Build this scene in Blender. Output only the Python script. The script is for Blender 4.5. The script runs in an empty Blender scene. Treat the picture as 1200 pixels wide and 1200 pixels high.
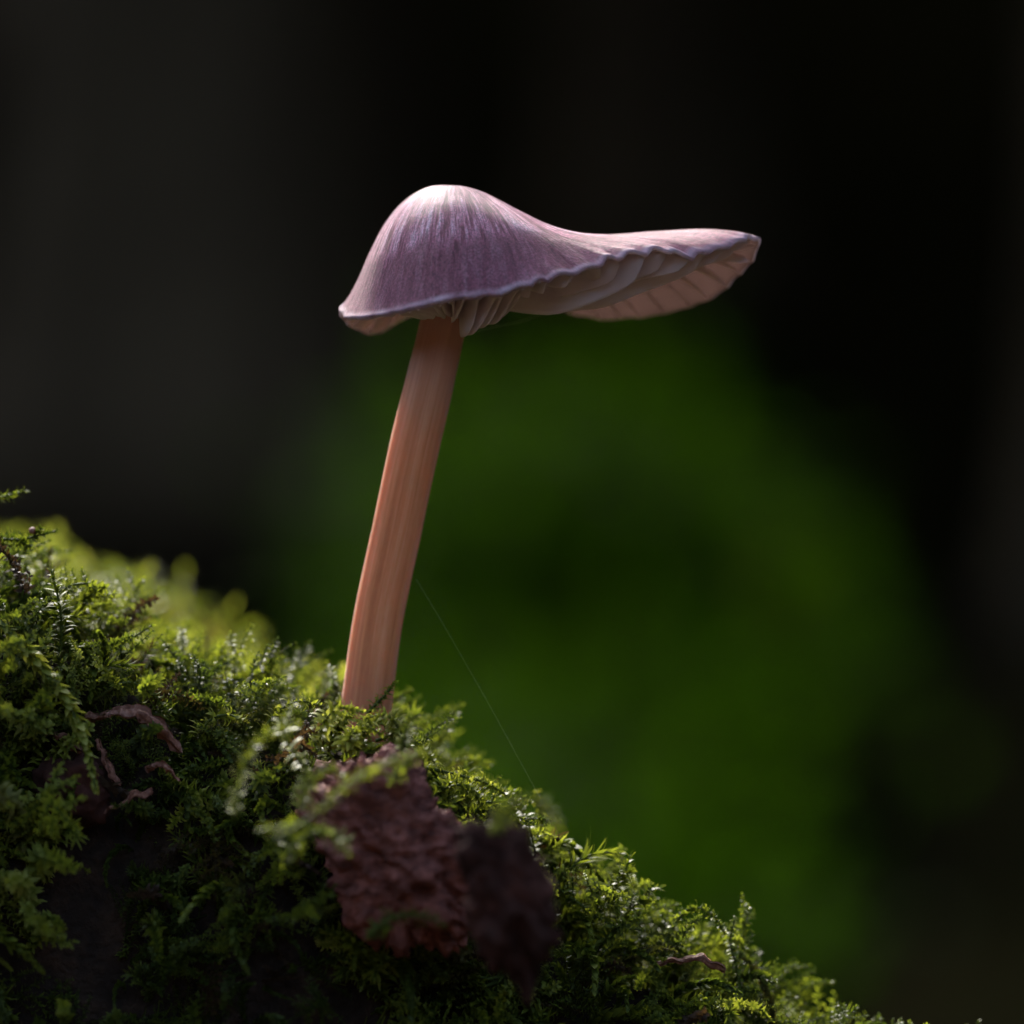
import bpy, math, random
import numpy as np
from mathutils import Vector, noise

# ------------------------------------------------------------------ camera, sky, sun
# One Blender unit is one centimetre: a close-up of a small woodland toadstool.
SC = bpy.context.scene
COL = SC.collection
PX = 0.006            # size of one photo pixel at the mushroom, in cm
DIST = 30.0           # camera to mushroom
ZC = 16.0             # height of the lens above the forest floor

cam_d = bpy.data.cameras.new('camera')
cam = bpy.data.objects.new('camera', cam_d)
COL.objects.link(cam)
cam.location = (0, -DIST, ZC)
cam.rotation_euler = (math.radians(90), 0, 0)
cam_d.sensor_width = 24.0
cam_d.lens = 100.0
cam_d.clip_start = 0.5
cam_d.clip_end = 20000
cam_d.dof.use_dof = True
cam_d.dof.focus_distance = DIST - 0.50
cam_d.dof.aperture_fstop = 0.095      # f/9.5 at this scale
SC.camera = cam

SUN_DIR = Vector((-0.22, 0.90, 0.74)).normalized()     # towards the sun: behind, a little left, high
sun_el = math.asin(SUN_DIR.z)
sun_az = math.atan2(SUN_DIR.x, SUN_DIR.y)
world = bpy.data.worlds.new('World')
SC.world = world
world.use_nodes = True
wn = world.node_tree
wn.nodes.clear()
sky = wn.nodes.new('ShaderNodeTexSky')
sky.sky_type = 'NISHITA'
sky.sun_disc = False
sky.dust_density = 4.0
sky.ozone_density = 0.3
sky.sun_elevation = sun_el
sky.sun_rotation = sun_az
bg = wn.nodes.new('ShaderNodeBackground')
bg.inputs['Strength'].default_value = 0.15
wo = wn.nodes.new('ShaderNodeOutputWorld')
wn.links.new(sky.outputs[0], bg.inputs[0])
wn.links.new(bg.outputs[0], wo.inputs[0])

sun_d = bpy.data.lights.new('sun', 'SUN')
sun_d.energy = 3.4
sun_d.angle = math.radians(12)
sun_d.color = (1.0, 0.95, 0.88)
sun = bpy.data.objects.new('sun', sun_d)
COL.objects.link(sun)
sun.rotation_euler = (-SUN_DIR).to_track_quat('-Z', 'Y').to_euler()
sun.location = SUN_DIR * 500

SC.view_settings.view_transform = 'Standard'
SC.view_settings.look = 'None'
SC.view_settings.exposure = 2.15
SC.view_settings.gamma = 1.0
SC.render.engine = 'CYCLES'
SC.cycles.use_denoising = True
SC.cycles.max_bounces = 8
SC.cycles.transparent_max_bounces = 4
SC.cycles.sample_clamp_indirect = 4.0

# ------------------------------------------------------------------ helpers
RNG = np.random.default_rng(7)
random.seed(7)


def P(px, py, y=0.0):
    f = (DIST + y) / DIST
    return np.array([(px - 600) * PX * f, y, ZC + (600 - py) * PX * f])


def link_mesh(name, verts, faces, mat, parent=None, smooth=True, attrs=None):
    """verts (n,3); faces: (m,k) array or a list of such arrays"""
    verts = np.asarray(verts, dtype=np.float32)
    if not isinstance(faces, (list, tuple)):
        faces = [faces]
    faces = [np.asarray(f, dtype=np.int32) for f in faces if len(f)]
    me = bpy.data.meshes.new(name)
    me.vertices.add(len(verts))
    me.vertices.foreach_set('co', verts.ravel())
    loops = np.concatenate([f.ravel() for f in faces])
    sizes = np.concatenate([np.full(len(f), f.shape[1], dtype=np.int32) for f in faces])
    starts = np.concatenate([[0], np.cumsum(sizes)[:-1]]).astype(np.int32)
    me.loops.add(len(loops))
    me.loops.foreach_set('vertex_index', loops)
    me.polygons.add(len(sizes))
    me.polygons.foreach_set('loop_start', starts)
    me.polygons.foreach_set('use_smooth', np.full(len(sizes), smooth, dtype=bool))
    me.update(calc_edges=True)
    if attrs:
        for k, v in attrs.items():
            v = np.asarray(v, dtype=np.float32)
            if v.shape[1] == 3:
                v = np.concatenate([v, np.ones((len(v), 1), np.float32)], 1)
            a = me.color_attributes.new(k, 'FLOAT_COLOR', 'POINT')
            a.data.foreach_set('color', v.ravel())
    if mat is not None:
        me.materials.append(mat)
    ob = bpy.data.objects.new(name, me)
    COL.objects.link(ob)
    if parent is not None:
        ob.parent = parent
    return ob


def thing(name, label, cat, loc=(0, 0, 0), group=None):
    o = bpy.data.objects.new(name, None)
    o.empty_display_size = 0.5
    COL.objects.link(o)
    o.location = tuple(float(c) for c in loc)
    o['label'] = label
    o['category'] = cat
    if group:
        o['group'] = group
    return o


def tag(o, label=None, cat=None, group=None, kind=None):
    if label: o['label'] = label
    if cat: o['category'] = cat
    if group: o['group'] = group
    if kind: o['kind'] = kind
    return o


def catmull(xs, ys, q, periodic=None):
    """smooth interpolation of ys (n,...) over xs at q"""
    xs = np.asarray(xs, float); ys = np.asarray(ys, float); q = np.asarray(q, float)
    if periodic:
        xs = np.concatenate([xs[-2:] - periodic, xs, xs[:2] + periodic])
        ys = np.concatenate([ys[-2:], ys, ys[:2]])
    sh = (-1,) + (1,) * (ys.ndim - 1)
    m = np.zeros_like(ys)
    m[1:-1] = (ys[2:] - ys[:-2]) / (xs[2:] - xs[:-2]).reshape(sh)
    m[0] = (ys[1] - ys[0]) / (xs[1] - xs[0]); m[-1] = (ys[-1] - ys[-2]) / (xs[-1] - xs[-2])
    i = np.clip(np.searchsorted(xs, q, 'right') - 1, 0, len(xs) - 2)
    h = (xs[i + 1] - xs[i]); t = ((q - xs[i]) / h).reshape(sh); h = h.reshape(sh)
    return ((2 * t**3 - 3 * t**2 + 1) * ys[i] + (t**3 - 2 * t**2 + t) * h * m[i]
            + (-2 * t**3 + 3 * t**2) * ys[i + 1] + (t**3 - t**2) * h * m[i + 1])


def smooth_path(pts, n):
    pts = np.asarray(pts, float)
    d = np.concatenate([[0], np.cumsum(np.linalg.norm(np.diff(pts, axis=0), axis=1))])
    return catmull(d, pts, np.linspace(0, d[-1], n))


def norm(v):
    return v / np.maximum(np.linalg.norm(v, axis=-1, keepdims=True), 1e-9)


def frames(pts):
    T = norm(np.gradient(pts, axis=0))
    a = np.array([1., 0, 0]) if abs(T[0, 0]) < 0.8 else np.array([0, 1., 0])
    N = np.zeros_like(T)
    v = a - T[0] * a.dot(T[0]); N[0] = v / np.linalg.norm(v)
    for i in range(1, len(pts)):
        v = N[i - 1] - T[i] * N[i - 1].dot(T[i]); N[i] = v / np.linalg.norm(v)
    return T, N, np.cross(T, N)


def tube(pts, rad, sides=8, cap=True):
    pts = np.asarray(pts, float)
    n = len(pts)
    rad = np.broadcast_to(np.asarray(rad, float), (n,))
    T, N, B = frames(pts)
    a = np.linspace(0, 2 * math.pi, sides, endpoint=False)
    v = pts[:, None] + rad[:, None, None] * (np.cos(a)[None, :, None] * N[:, None] + np.sin(a)[None, :, None] * B[:, None])
    v = v.reshape(-1, 3)
    i = np.arange(n - 1)[:, None] * sides; j = np.arange(sides)[None]; j2 = (j + 1) % sides
    q = np.stack([i + j, i + j2, i + sides + j2, i + sides + j], -1).reshape(-1, 4)
    f = [q]
    if cap:
        v = np.concatenate([v, pts[:1], pts[-1:]])
        k = np.arange(sides); k2 = (k + 1) % sides
        f.append(np.stack([np.full(sides, n * sides), k2, k], -1))
        o = (n - 1) * sides
        f.append(np.stack([np.full(sides, n * sides + 1), o + k, o + k2], -1))
    return v, f


# ------------------------------------------------------------------ materials
def new_mat(name):
    m = bpy.data.materials.new(name)
    m.use_nodes = True
    nt = m.node_tree
    nt.nodes.clear()
    out = nt.nodes.new('ShaderNodeOutputMaterial')
    return m, nt, out


def nd(nt, kind, **kw):
    n = nt.nodes.new(kind)
    for k, v in kw.items():
        if k in n.inputs:
            n.inputs[k].default_value = v
        else:
            setattr(n, k, v)
    return n


def ramp(nt, stops):
    r = nt.nodes.new('ShaderNodeValToRGB')
    e = r.color_ramp.elements
    e[0].position, e[0].color = stops[0][0], (*stops[0][1], 1)
    e[1].position, e[1].color = stops[-1][0], (*stops[-1][1], 1)
    for p, c in stops[1:-1]:
        x = e.new(p); x.color = (*c, 1)
    return r


def ramp_out(nt, v, stops):
    r = ramp(nt, stops); nt.links.new(v, r.inputs[0])
    return r.outputs[0]


def mixrgb(nt, fac, a, b, mode='MIX'):
    n = nt.nodes.new('ShaderNodeMix')
    n.data_type = 'RGBA'; n.blend_type = mode
    for s, v in ((n.inputs[0], fac), (n.inputs[6], a), (n.inputs[7], b)):
        if hasattr(v, 'links') or isinstance(v, bpy.types.NodeSocket):
            nt.links.new(v, s)
        elif isinstance(v, (int, float)):
            s.default_value = v
        else:
            s.default_value = (*v, 1)
    return n.outputs[2]


def math_n(nt, op, a, b=0.0, c=None):
    n = nt.nodes.new('ShaderNodeMath'); n.operation = op
    for s, v in zip(n.inputs, (a, b) if c is None else (a, b, c)):
        if isinstance(v, bpy.types.NodeSocket): nt.links.new(v, s)
        else: s.default_value = v
    return n.outputs[0]


def smoothstep(nt, v, lo, hi):
    n = nt.nodes.new('ShaderNodeMapRange'); n.interpolation_type = 'SMOOTHSTEP'
    nt.links.new(v, n.inputs[0]); n.inputs[1].default_value = lo; n.inputs[2].default_value = hi
    return n.outputs[0]


def leaf_mat(name, stops, trans, trans_w, rough=0.5, spec=0.4, brown=(0.10, 0.05, 0.025)):
    """thin leaves: colour attribute 'mc' = (shoot tint, position along leaf, random)"""
    m, nt, out = new_mat(name)
    at = nd(nt, 'ShaderNodeAttribute', attribute_name='mc')
    sep = nd(nt, 'ShaderNodeSeparateColor')
    nt.links.new(at.outputs['Color'], sep.inputs[0])
    r = ramp(nt, stops)
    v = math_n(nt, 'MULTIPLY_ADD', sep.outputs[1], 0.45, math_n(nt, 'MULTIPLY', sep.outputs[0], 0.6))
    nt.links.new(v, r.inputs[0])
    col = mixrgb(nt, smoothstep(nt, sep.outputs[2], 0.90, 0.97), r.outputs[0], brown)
    b = nd(nt, 'ShaderNodeBsdfPrincipled', Roughness=rough)
    b.inputs['Specular IOR Level'].default_value = spec
    nt.links.new(col, b.inputs['Base Color'])
    t = nd(nt, 'ShaderNodeBsdfTranslucent')
    tc = mixrgb(nt, 1.0, col, trans, 'MULTIPLY')
    nt.links.new(tc, t.inputs[0])
    mx = nd(nt, 'ShaderNodeMixShader'); mx.inputs[0].default_value = trans_w
    nt.links.new(b.outputs[0], mx.inputs[1]); nt.links.new(t.outputs[0], mx.inputs[2])
    nt.links.new(mx.outputs[0], out.inputs[0])
    return m


M = {}
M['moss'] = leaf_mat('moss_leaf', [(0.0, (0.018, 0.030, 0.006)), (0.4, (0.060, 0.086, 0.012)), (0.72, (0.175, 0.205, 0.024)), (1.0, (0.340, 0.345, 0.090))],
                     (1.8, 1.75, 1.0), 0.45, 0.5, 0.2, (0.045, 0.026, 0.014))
M['leaf'] = leaf_mat('woodland_leaf', [(0.0, (0.011, 0.029, 0.001)), (1.0, (0.024, 0.048, 0.0012))], (1.8, 2.2, 0.6), 0.5, 0.7, 0.03, (0.05, 0.06, 0.01))
M['canopy'] = leaf_mat('canopy_leaf', [(0.0, (0.020, 0.040, 0.010)), (1.0, (0.045, 0.075, 0.018))], (1.2, 1.4, 0.8), 0.2, 0.6, 0.2)


def noise_mat(name, stops, scale, detail=6, rough=0.9, bump=0.3, dist=0.05, stretch=(1, 1, 1), spec=0.2):
    m, nt, out = new_mat(name)
    tc = nd(nt, 'ShaderNodeTexCoord')
    mp = nd(nt, 'ShaderNodeMapping'); mp.inputs['Scale'].default_value = stretch
    nt.links.new(tc.outputs['Object'], mp.inputs[0])
    n = nd(nt, 'ShaderNodeTexNoise', Scale=scale, Detail=detail, Roughness=0.62)
    nt.links.new(mp.outputs[0], n.inputs['Vector'])
    n2 = nd(nt, 'ShaderNodeTexNoise', Scale=scale * 4.7, Detail=4)
    nt.links.new(mp.outputs[0], n2.inputs['Vector'])
    r = ramp(nt, stops)
    f = math_n(nt, 'MULTIPLY_ADD', n2.outputs[0], 0.35, math_n(nt, 'MULTIPLY', n.outputs[0], 0.65))
    f2 = nd(nt, 'ShaderNodeMapRange'); nt.links.new(f, f2.inputs[0])
    f2.inputs[1].default_value = 0.3; f2.inputs[2].default_value = 0.7
    nt.links.new(f2.outputs[0], r.inputs[0])
    b = nd(nt, 'ShaderNodeBsdfPrincipled', Roughness=rough)
    b.inputs['Specular IOR Level'].default_value = spec
    nt.links.new(r.outputs[0], b.inputs['Base Color'])
    bp = nd(nt, 'ShaderNodeBump', Strength=bump, Distance=dist)
    nt.links.new(f, bp.inputs['Height']); nt.links.new(bp.outputs[0], b.inputs['Normal'])
    nt.links.new(b.outputs[0], out.inputs[0])
    return m


M['wood'] = noise_mat('rotten_log', [(0, (0.006, 0.004, 0.003)), (0.5, (0.020, 0.012, 0.008)), (1, (0.05, 0.028, 0.017))], 3, bump=1.0, dist=0.12)
M['bark'] = noise_mat('red_rotten_wood', [(0, (0.028, 0.007, 0.004)), (0.35, (0.11, 0.034, 0.024)), (0.75, (0.25, 0.085, 0.062)), (1, (0.42, 0.20, 0.17))], 3.4, bump=0.9, dist=0.06, rough=0.75, spec=0.3, stretch=(1.6, 1.2, 3.4))
M['darkbark'] = noise_mat('dark_rotten_wood', [(0, (0.010, 0.005, 0.003)), (0.6, (0.045, 0.016, 0.011)), (1, (0.11, 0.042, 0.030))], 2.4, bump=0.7, dist=0.08)
M['soil'] = noise_mat('forest_soil', [(0, (0.002, 0.0022, 0.001)), (0.6, (0.0050, 0.0048, 0.002)), (1, (0.010, 0.009, 0.004))], 0.06, bump=0.4, dist=2, rough=1.0, spec=0.0)
M['trunk'] = noise_mat('tree_bark', [(0, (0.024, 0.015, 0.007)), (0.5, (0.070, 0.046, 0.022)), (1, (0.12, 0.085, 0.045))], 0.12, stretch=(1, 1, 0.25), bump=0.6, dist=1.5)
M['deadleaf'] = noise_mat('dry_brown_leaf', [(0, (0.05, 0.018, 0.010)), (0.5, (0.16, 0.065, 0.040)), (1, (0.36, 0.20, 0.15))], 9, bump=0.4, dist=0.02, rough=0.6)
M['crumb'] = noise_mat('pale_wood_crumb', [(0, (0.22, 0.13, 0.10)), (0.5, (0.48, 0.34, 0.31)), (1, (0.68, 0.56, 0.54))], 5, bump=0.5, dist=0.03, rough=0.6)
M['stalk'] = noise_mat('moss_stalk', [(0, (0.035, 0.05, 0.010)), (1, (0.09, 0.115, 0.018))], 6, bump=0.2, dist=0.01, rough=0.6)

M['litter'] = noise_mat('bounce_litter', [(0, (0.04, 0.028, 0.018)), (0.5, (0.080, 0.054, 0.034)), (1, (0.14, 0.10, 0.062))], 0.3, bump=0.1, dist=0.2)  # for the unseen leaves added to bounce light up at the mushroom
m, nt, out = new_mat('spider_silk')
b = nd(nt, 'ShaderNodeBsdfPrincipled', Roughness=0.3); b.inputs['Base Color'].default_value = (0.30, 0.32, 0.30, 1)
nt.links.new(b.outputs[0], out.inputs[0]); M['silk'] = m

# cap skin: radial fibrils and the darker water-soaked margin
m, nt, out = new_mat('cap_skin')
at = nd(nt, 'ShaderNodeAttribute', attribute_name='capc')
sep = nd(nt, 'ShaderNodeSeparateXYZ'); nt.links.new(at.outputs['Vector'], sep.inputs[0])
tt = sep.outputs[2]


def streak(scale, along, detail, rough=0.6):
    mp = nd(nt, 'ShaderNodeMapping'); mp.inputs['Scale'].default_value = (scale, scale, along)
    nt.links.new(at.outputs['Vector'], mp.inputs[0])
    n = nd(nt, 'ShaderNodeTexNoise', Scale=1.0, Detail=detail, Roughness=rough)
    nt.links.new(mp.outputs[0], n.inputs['Vector'])
    return n.outputs[0]


s1 = streak(11, 2.2, 5, 0.7); s2 = streak(27, 6.0, 6, 0.8); s3 = streak(7, 9, 4)
fib = math_n(nt, 'ADD', math_n(nt, 'MULTIPLY', s1, 0.45), math_n(nt, 'MULTIPLY', s2, 0.55))
rp = ramp(nt, [(0.42, (0.12, 0.014, 0.030)), (0.465, (0.32, 0.076, 0.125)), (0.50, (0.54, 0.190, 0.280)), (0.54, (0.80, 0.42, 0.54)), (0.59, (0.95, 0.70, 0.81))])
nt.links.new(fib, rp.inputs[0])
edge = math_n(nt, 'ADD', tt, math_n(nt, 'MULTIPLY', math_n(nt, 'SUBTRACT', fib, 0.5), 0.95))
edge = math_n(nt, 'ADD', edge, math_n(nt, 'MULTIPLY', math_n(nt, 'SUBTRACT', s3, 0.5), 0.25))
wet = smoothstep(nt, edge, 0.66, 0.71)
wetcol = mixrgb(nt, math_n(nt, 'MULTIPLY', fib, 0.9), (0.14, 0.026, 0.042), (0.47, 0.155, 0.210))
c1 = mixrgb(nt, math_n(nt, 'MULTIPLY', wet, 0.85), rp.outputs[0], wetcol)
s5 = streak(55, 90.0, 3, 0.6)
c1 = mixrgb(nt, 1.0, c1, ramp_out(nt, s5, [(0.36, (0.55, 0.5, 0.52)), (0.5, (0.95, 0.95, 0.95)), (0.62, (1.35, 1.32, 1.36))]), 'MULTIPLY')
rimw = math_n(nt, 'MULTIPLY', smoothstep(nt, tt, 0.952, 0.98), math_n(nt, 'MULTIPLY_ADD', s3, 1.6, -0.35))
c2 = mixrgb(nt, rimw, c1, (0.78, 0.60, 0.70))
b = nd(nt, 'ShaderNodeBsdfPrincipled', Roughness=0.5)
b.inputs['Specular IOR Level'].default_value = 0.35
b.inputs['Sheen Weight'].default_value = 0.15
b.inputs['Sheen Tint'].default_value = (0.85, 0.72, 1.0, 1)
nt.links.new(c2, b.inputs['Base Color'])
bp = nd(nt, 'ShaderNodeBump', Strength=1.0, Distance=0.06)
nt.links.new(fib, bp.inputs['Height']); nt.links.new(bp.outputs[0], b.inputs['Normal'])
tr = nd(nt, 'ShaderNodeBsdfTranslucent')
nt.links.new(mixrgb(nt, 0.7, c2, (0.82, 0.80, 0.80)), tr.inputs[0])
mx = nd(nt, 'ShaderNodeMixShader'); mx.inputs[0].default_value = 0.26
nt.links.new(b.outputs[0], mx.inputs[1]); nt.links.new(tr.outputs[0], mx.inputs[2])
nt.links.new(mx.outputs[0], out.inputs[0])
M['cap'] = m

# gills
m, nt, out = new_mat('gill_flesh')
tc = nd(nt, 'ShaderNodeTexCoord')
n = nd(nt, 'ShaderNodeTexNoise', Scale=5.0, Detail=5)
nt.links.new(tc.outputs['Object'], n.inputs['Vector'])
gc = mixrgb(nt, n.outputs[0], (0.74, 0.62, 0.64), (0.94, 0.87, 0.90))
b = nd(nt, 'ShaderNodeBsdfPrincipled', Roughness=0.55); nt.links.new(gc, b.inputs['Base Color'])
b.inputs['Specular IOR Level'].default_value = 0.3
t = nd(nt, 'ShaderNodeBsdfTranslucent'); nt.links.new(gc, t.inputs[0])
mx = nd(nt, 'ShaderNodeMixShader'); mx.inputs[0].default_value = 0.55
nt.links.new(b.outputs[0], mx.inputs[1]); nt.links.new(t.outputs[0], mx.inputs[2]); nt.links.new(mx.outputs[0], out.inputs[0])
M['gill'] = m
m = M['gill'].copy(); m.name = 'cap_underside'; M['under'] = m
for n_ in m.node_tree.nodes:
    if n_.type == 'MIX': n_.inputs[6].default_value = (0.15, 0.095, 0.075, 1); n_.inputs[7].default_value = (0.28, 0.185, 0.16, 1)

# stem: fine lengthwise striation, translucent flesh; 'stc' = (cos, sin, height 0..1)
m, nt, out = new_mat('stem_flesh')
at = nd(nt, 'ShaderNodeAttribute', attribute_name='stc')
sep = nd(nt, 'ShaderNodeSeparateXYZ'); nt.links.new(at.outputs['Vector'], sep.inputs[0])
s1 = streak(2.6, 1.2, 3); s2 = streak(22, 3.0, 4); s4 = streak(9, 40, 3)
f = math_n(nt, 'ADD', math_n(nt, 'MULTIPLY', s1, 0.55), math_n(nt, 'ADD', math_n(nt, 'MULTIPLY', s2, 0.33), math_n(nt, 'MULTIPLY', s4, 0.12)))
rp = ramp(nt, [(0.34, (0.44, 0.150, 0.055)), (0.50, (0.63, 0.265, 0.110)), (0.66, (0.74, 0.40, 0.22))])
nt.links.new(f, rp.inputs[0])
c = mixrgb(nt, smoothstep(nt, sep.outputs[2], 0.55, 1.0), rp.outputs[0], (0.40, 0.24, 0.20))
c = mixrgb(nt, math_n(nt, 'MULTIPLY', smoothstep(nt, sep.outputs[2], 0.22, 0.0), 0.55), c, (0.40, 0.13, 0.09))
b = nd(nt, 'ShaderNodeBsdfPrincipled', Roughness=0.48)
b.inputs['Specular IOR Level'].default_value = 0.3
b.inputs['Subsurface Weight'].default_value = 0.7
b.inputs['Subsurface Radius'].default_value = (1.0, 0.5, 0.35)
b.inputs['Subsurface Scale'].default_value = 0.28
b.inputs['Sheen Weight'].default_value = 0.15
b.inputs['Sheen Tint'].default_value = (1.0, 0.85, 0.95, 1)
nt.links.new(c, b.inputs['Base Color'])
bp = nd(nt, 'ShaderNodeBump', Strength=0.35, Distance=0.012)
nt.links.new(f, bp.inputs['Height']); nt.links.new(bp.outputs[0], b.inputs['Normal'])
nt.links.new(b.outputs[0], out.inputs[0])
M['stem'] = m

# ------------------------------------------------------------------ forest floor and banks
def fbm(x, y, s, o=4, seed=0.0):
    return noise.fractal(Vector((x * s + seed, y * s - seed, seed * 0.37)), 0.9, 2.1, o)


def ground_z(x, y):
    r = math.hypot(x, y)
    near = min(1.0, max(0.0, (r - 20) / 120))
    z = near * (9 * fbm(x, y, 0.008, 4) + 2.0 * fbm(x, y, 0.05, 3, 5))
    back = max(0.0, y - 420)
    z += 0.62 * back * back / (back + 260)
    fr = max(0.0, -y - 160)
    z += 0.38 * fr * fr / (fr + 220)
    sd = max(0.0, abs(x) - 330)
    z += 0.55 * sd * sd / (sd + 300)
    return z


rs = np.concatenate([[0], np.geomspace(6, 2600, 58)])
na = 120
vs = []; fs = []
for i, r in enumerate(rs):
    for j in range(na):
        a = 2 * math.pi * j / na
        x, y = r * math.cos(a), r * math.sin(a)
        vs.append((x, y, ground_z(x, y)))
for i in range(len(rs) - 1):
    for j in range(na):
        j2 = (j + 1) % na
        fs.append((i * na + j, (i + 1) * na + j, (i + 1) * na + j2, i * na + j2))
g = link_mesh('ground', np.array(vs), np.array(fs), M['soil'])
tag(g, 'dark forest floor rising into banks behind the mushroom', kind='structure')


# ------------------------------------------------------------------ leaves and moss shoots
def leafy(pts, n, l, w, spread, hook, rng, start=0.06, jit=0.25, tip=0.45, secund=None, sec_w=0.0):
    """n small blades along a path; returns verts, tris, position-along-leaf"""
    pts = np.asarray(pts, float)
    T, N, B = frames(pts)
    s = np.linspace(start, 1.0, n) + rng.normal(0, 0.3 / n, n)
    s = np.clip(s, 0, 1) * (len(pts) - 1)
    i = np.clip(s.astype(int), 0, len(pts) - 2); f = (s - i)[:, None]
    p = pts[i] * (1 - f) + pts[i + 1] * f
    t = norm(T[i] * (1 - f) + T[i + 1] * f); nn = norm(N[i] * (1 - f) + N[i + 1] * f); bb = np.cross(t, nn)
    phi = np.arange(n) * 2.39996 + rng.normal(0, 0.3, n)
    rad = np.cos(phi)[:, None] * nn + np.sin(phi)[:, None] * bb
    if secund is not None:
        rad = norm(rad + sec_w * np.asarray(secund)[None])
        rad = norm(rad - t * (rad * t).sum(1, keepdims=True))
    tan = np.cross(t, rad)
    k = s / (len(pts) - 1)
    size = l * (1 - (1 - tip) * np.clip((k - 0.55) / 0.45, 0, 1) ** 1.5) * np.clip(0.65 + k * 1.4, 0, 1) * (1 + rng.normal(0, 0.16, n))
    ang0 = spread * (1 - 0.45 * k**3) + rng.normal(0, jit, n)
    hk = hook * (1 + rng.normal(0, 0.25, n))
    ks = [0.0, 0.35, 0.72, 1.0]; ws = [0.45, 1.0, 0.62, 0.0]
    pos = p.copy(); V = []
    twist = rng.normal(0, 0.4, n)[:, None]
    for q in range(4):
        if q:
            a = (ang0 + hk * (ks[q] + ks[q - 1]) / 2)[:, None]
            pos = pos + (np.cos(a) * t + np.sin(a) * rad) * (size * (ks[q] - ks[q - 1]))[:, None]
        if q < 3:
            wd = (tan + twist * rad * 0.3) * (w * ws[q] * 0.5 * (0.6 + 0.4 * size / l))[:, None]
            V += [pos - wd, pos + wd]
        else:
            V += [pos]
    V = np.stack(V, 1)                                             # n,7,3
    base = (np.arange(n) * 7)[:, None, None]
    tri = np.array([[0, 1, 3], [0, 3, 2], [2, 3, 5], [2, 5, 4], [4, 5, 6]])[None]
    F = (base + tri).reshape(-1, 3)
    kk = np.tile(np.array([0, 0, .35, .35, .72, .72, 1.0]), n)
    return V.reshape(-1, 3), F, kk


def shoot_proto(rng, L, bend, n, l, w, spread, hook, side=0, stem_r=0.010):
    m_ = 9
    s = np.linspace(0, 1, m_)
    a = bend * s**1.2
    d = np.stack([np.sin(a), 0.25 * np.sin(3 * s + rng.uniform(0, 6)), np.cos(a)], 1)
    pts = np.concatenate([[[0, 0, 0]], np.cumsum(d[:-1] * (L / (m_ - 1)), 0)])
    Vs = []; Fs = []; Ks = []; o = 0

    def add(v, f, k):
        nonlocal o
        Vs.append(v); Fs.append(f + o); Ks.append(k); o += len(v)
    def stem(p, r):
        v, f = tube(p, np.linspace(r, r * 0.4, len(p)), 4, False)
        q = f[0]; add(v, np.concatenate([q[:, [0, 1, 2]], q[:, [0, 2, 3]]]), np.zeros(len(v)))
    stem(pts, stem_r)
    add(*leafy(pts, n, l, w, spread, hook, rng))
    if side:
        T, N, B = frames(pts)
        for j in range(side):
            u = 0.2 + 0.7 * j / side + rng.uniform(-.04, .04)
            i = int(u * (m_ - 1)); sg = 1 if j % 2 else -1
            dirn = norm(T[i] * 0.75 + B[i] * sg * 0.9 + rng.normal(0, 0.12, 3))
            ln = L * 0.42 * (1.1 - u) + 0.06
            ss = np.linspace(0, 1, 5)[:, None]
            sp = pts[i] + dirn * ss * ln + T[i] * ss**2 * ln * 0.3
            stem(sp, stem_r * 0.6)
            add(*leafy(sp, max(10, int(n * 0.33)), l * 0.72, w * 0.8, spread, hook, rng))
    return np.concatenate(Vs), np.concatenate(Fs), np.concatenate(Ks)


PROTO = []
prng = np.random.default_rng(3)
for i in range(5):   # hook-leaved cushions
    PROTO.append(shoot_proto(prng, 0.95, 1.0 + 0.3 * i, 84, 0.115, 0.040, 0.85, 1.6))
for i in range(4):   # feather moss with side branches
    PROTO.append(shoot_proto(prng, 1.05, 0.8 + 0.35 * i, 62, 0.085, 0.034, 0.8, 1.1, side=9))
for i in range(3):   # spiky narrow-leaved shoots
    PROTO.append(shoot_proto(prng, 0.75, 0.6 + 0.3 * i, 46, 0.21, 0.026, 0.7, 0.5))
for i in range(4):   # braided, pressed leaves
    PROTO.append(shoot_proto(prng, 1.0, 1.3 + 0.45 * i, 80, 0.11, 0.060, 0.62, -0.3))
NP_HI = len(PROTO)
for i in range(4):   # lighter versions for the parts far out of focus
    PROTO.append(shoot_proto(prng, 0.70, 0.9 + 0.3 * i, 26, 0.16, 0.055, 0.9, 0.9))

# ------------------------------------------------------------------ the mossy log
c0_px = [(-900, 800), (-500, 650), (-200, 655), (0, 742), (100, 772), (180, 842), (240, 880), (300, 876), (400, 856), (450, 878), (500, 968), (560, 1025), (620, 1070),
         (680, 1112), (740, 1148), (860, 1212), (950, 1260), (1100, 1315), (1300, 1390), (1700, 1580), (2400, 2100)]
c1_px = [(-900, 780), (-500, 620), (-200, 640), (0, 672), (60, 688), (120, 712), (200, 750), (280, 822), (400, 872), (480, 955), (600, 1075),
         (740, 1175), (860, 1235), (950, 1285), (1100, 1340), (1300, 1410), (1700, 1580), (2400, 2100)]
C0 = np.array([P(a, b, 0.0)[[0, 2]] for a, b in c0_px])
C1 = np.array([P(a, b, 6.0)[[0, 2]] for a, b in c1_px])
DR = np.array([(0, 0), (0.2, 0.22), (0.42, 0.85), (0.6, 1.7), (0.75, 2.7), (0.95, 4.2), (1.35, 6.4), (2.4, 9.0), (6, 14.0), (12, 20)])
DB = np.array([(0, 0), (1, 0.5), (2.5, 1.8), (5, 4.8), (8, 10), (12, 18)])
BUMPS = [(-1.62, -0.85, 1.8, 0.5, 0.36), (-3.4, -0.4, 0.2, 0.6, 0.4), (-0.35, -0.9, 0.6, 0.5, 0.3)]


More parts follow.
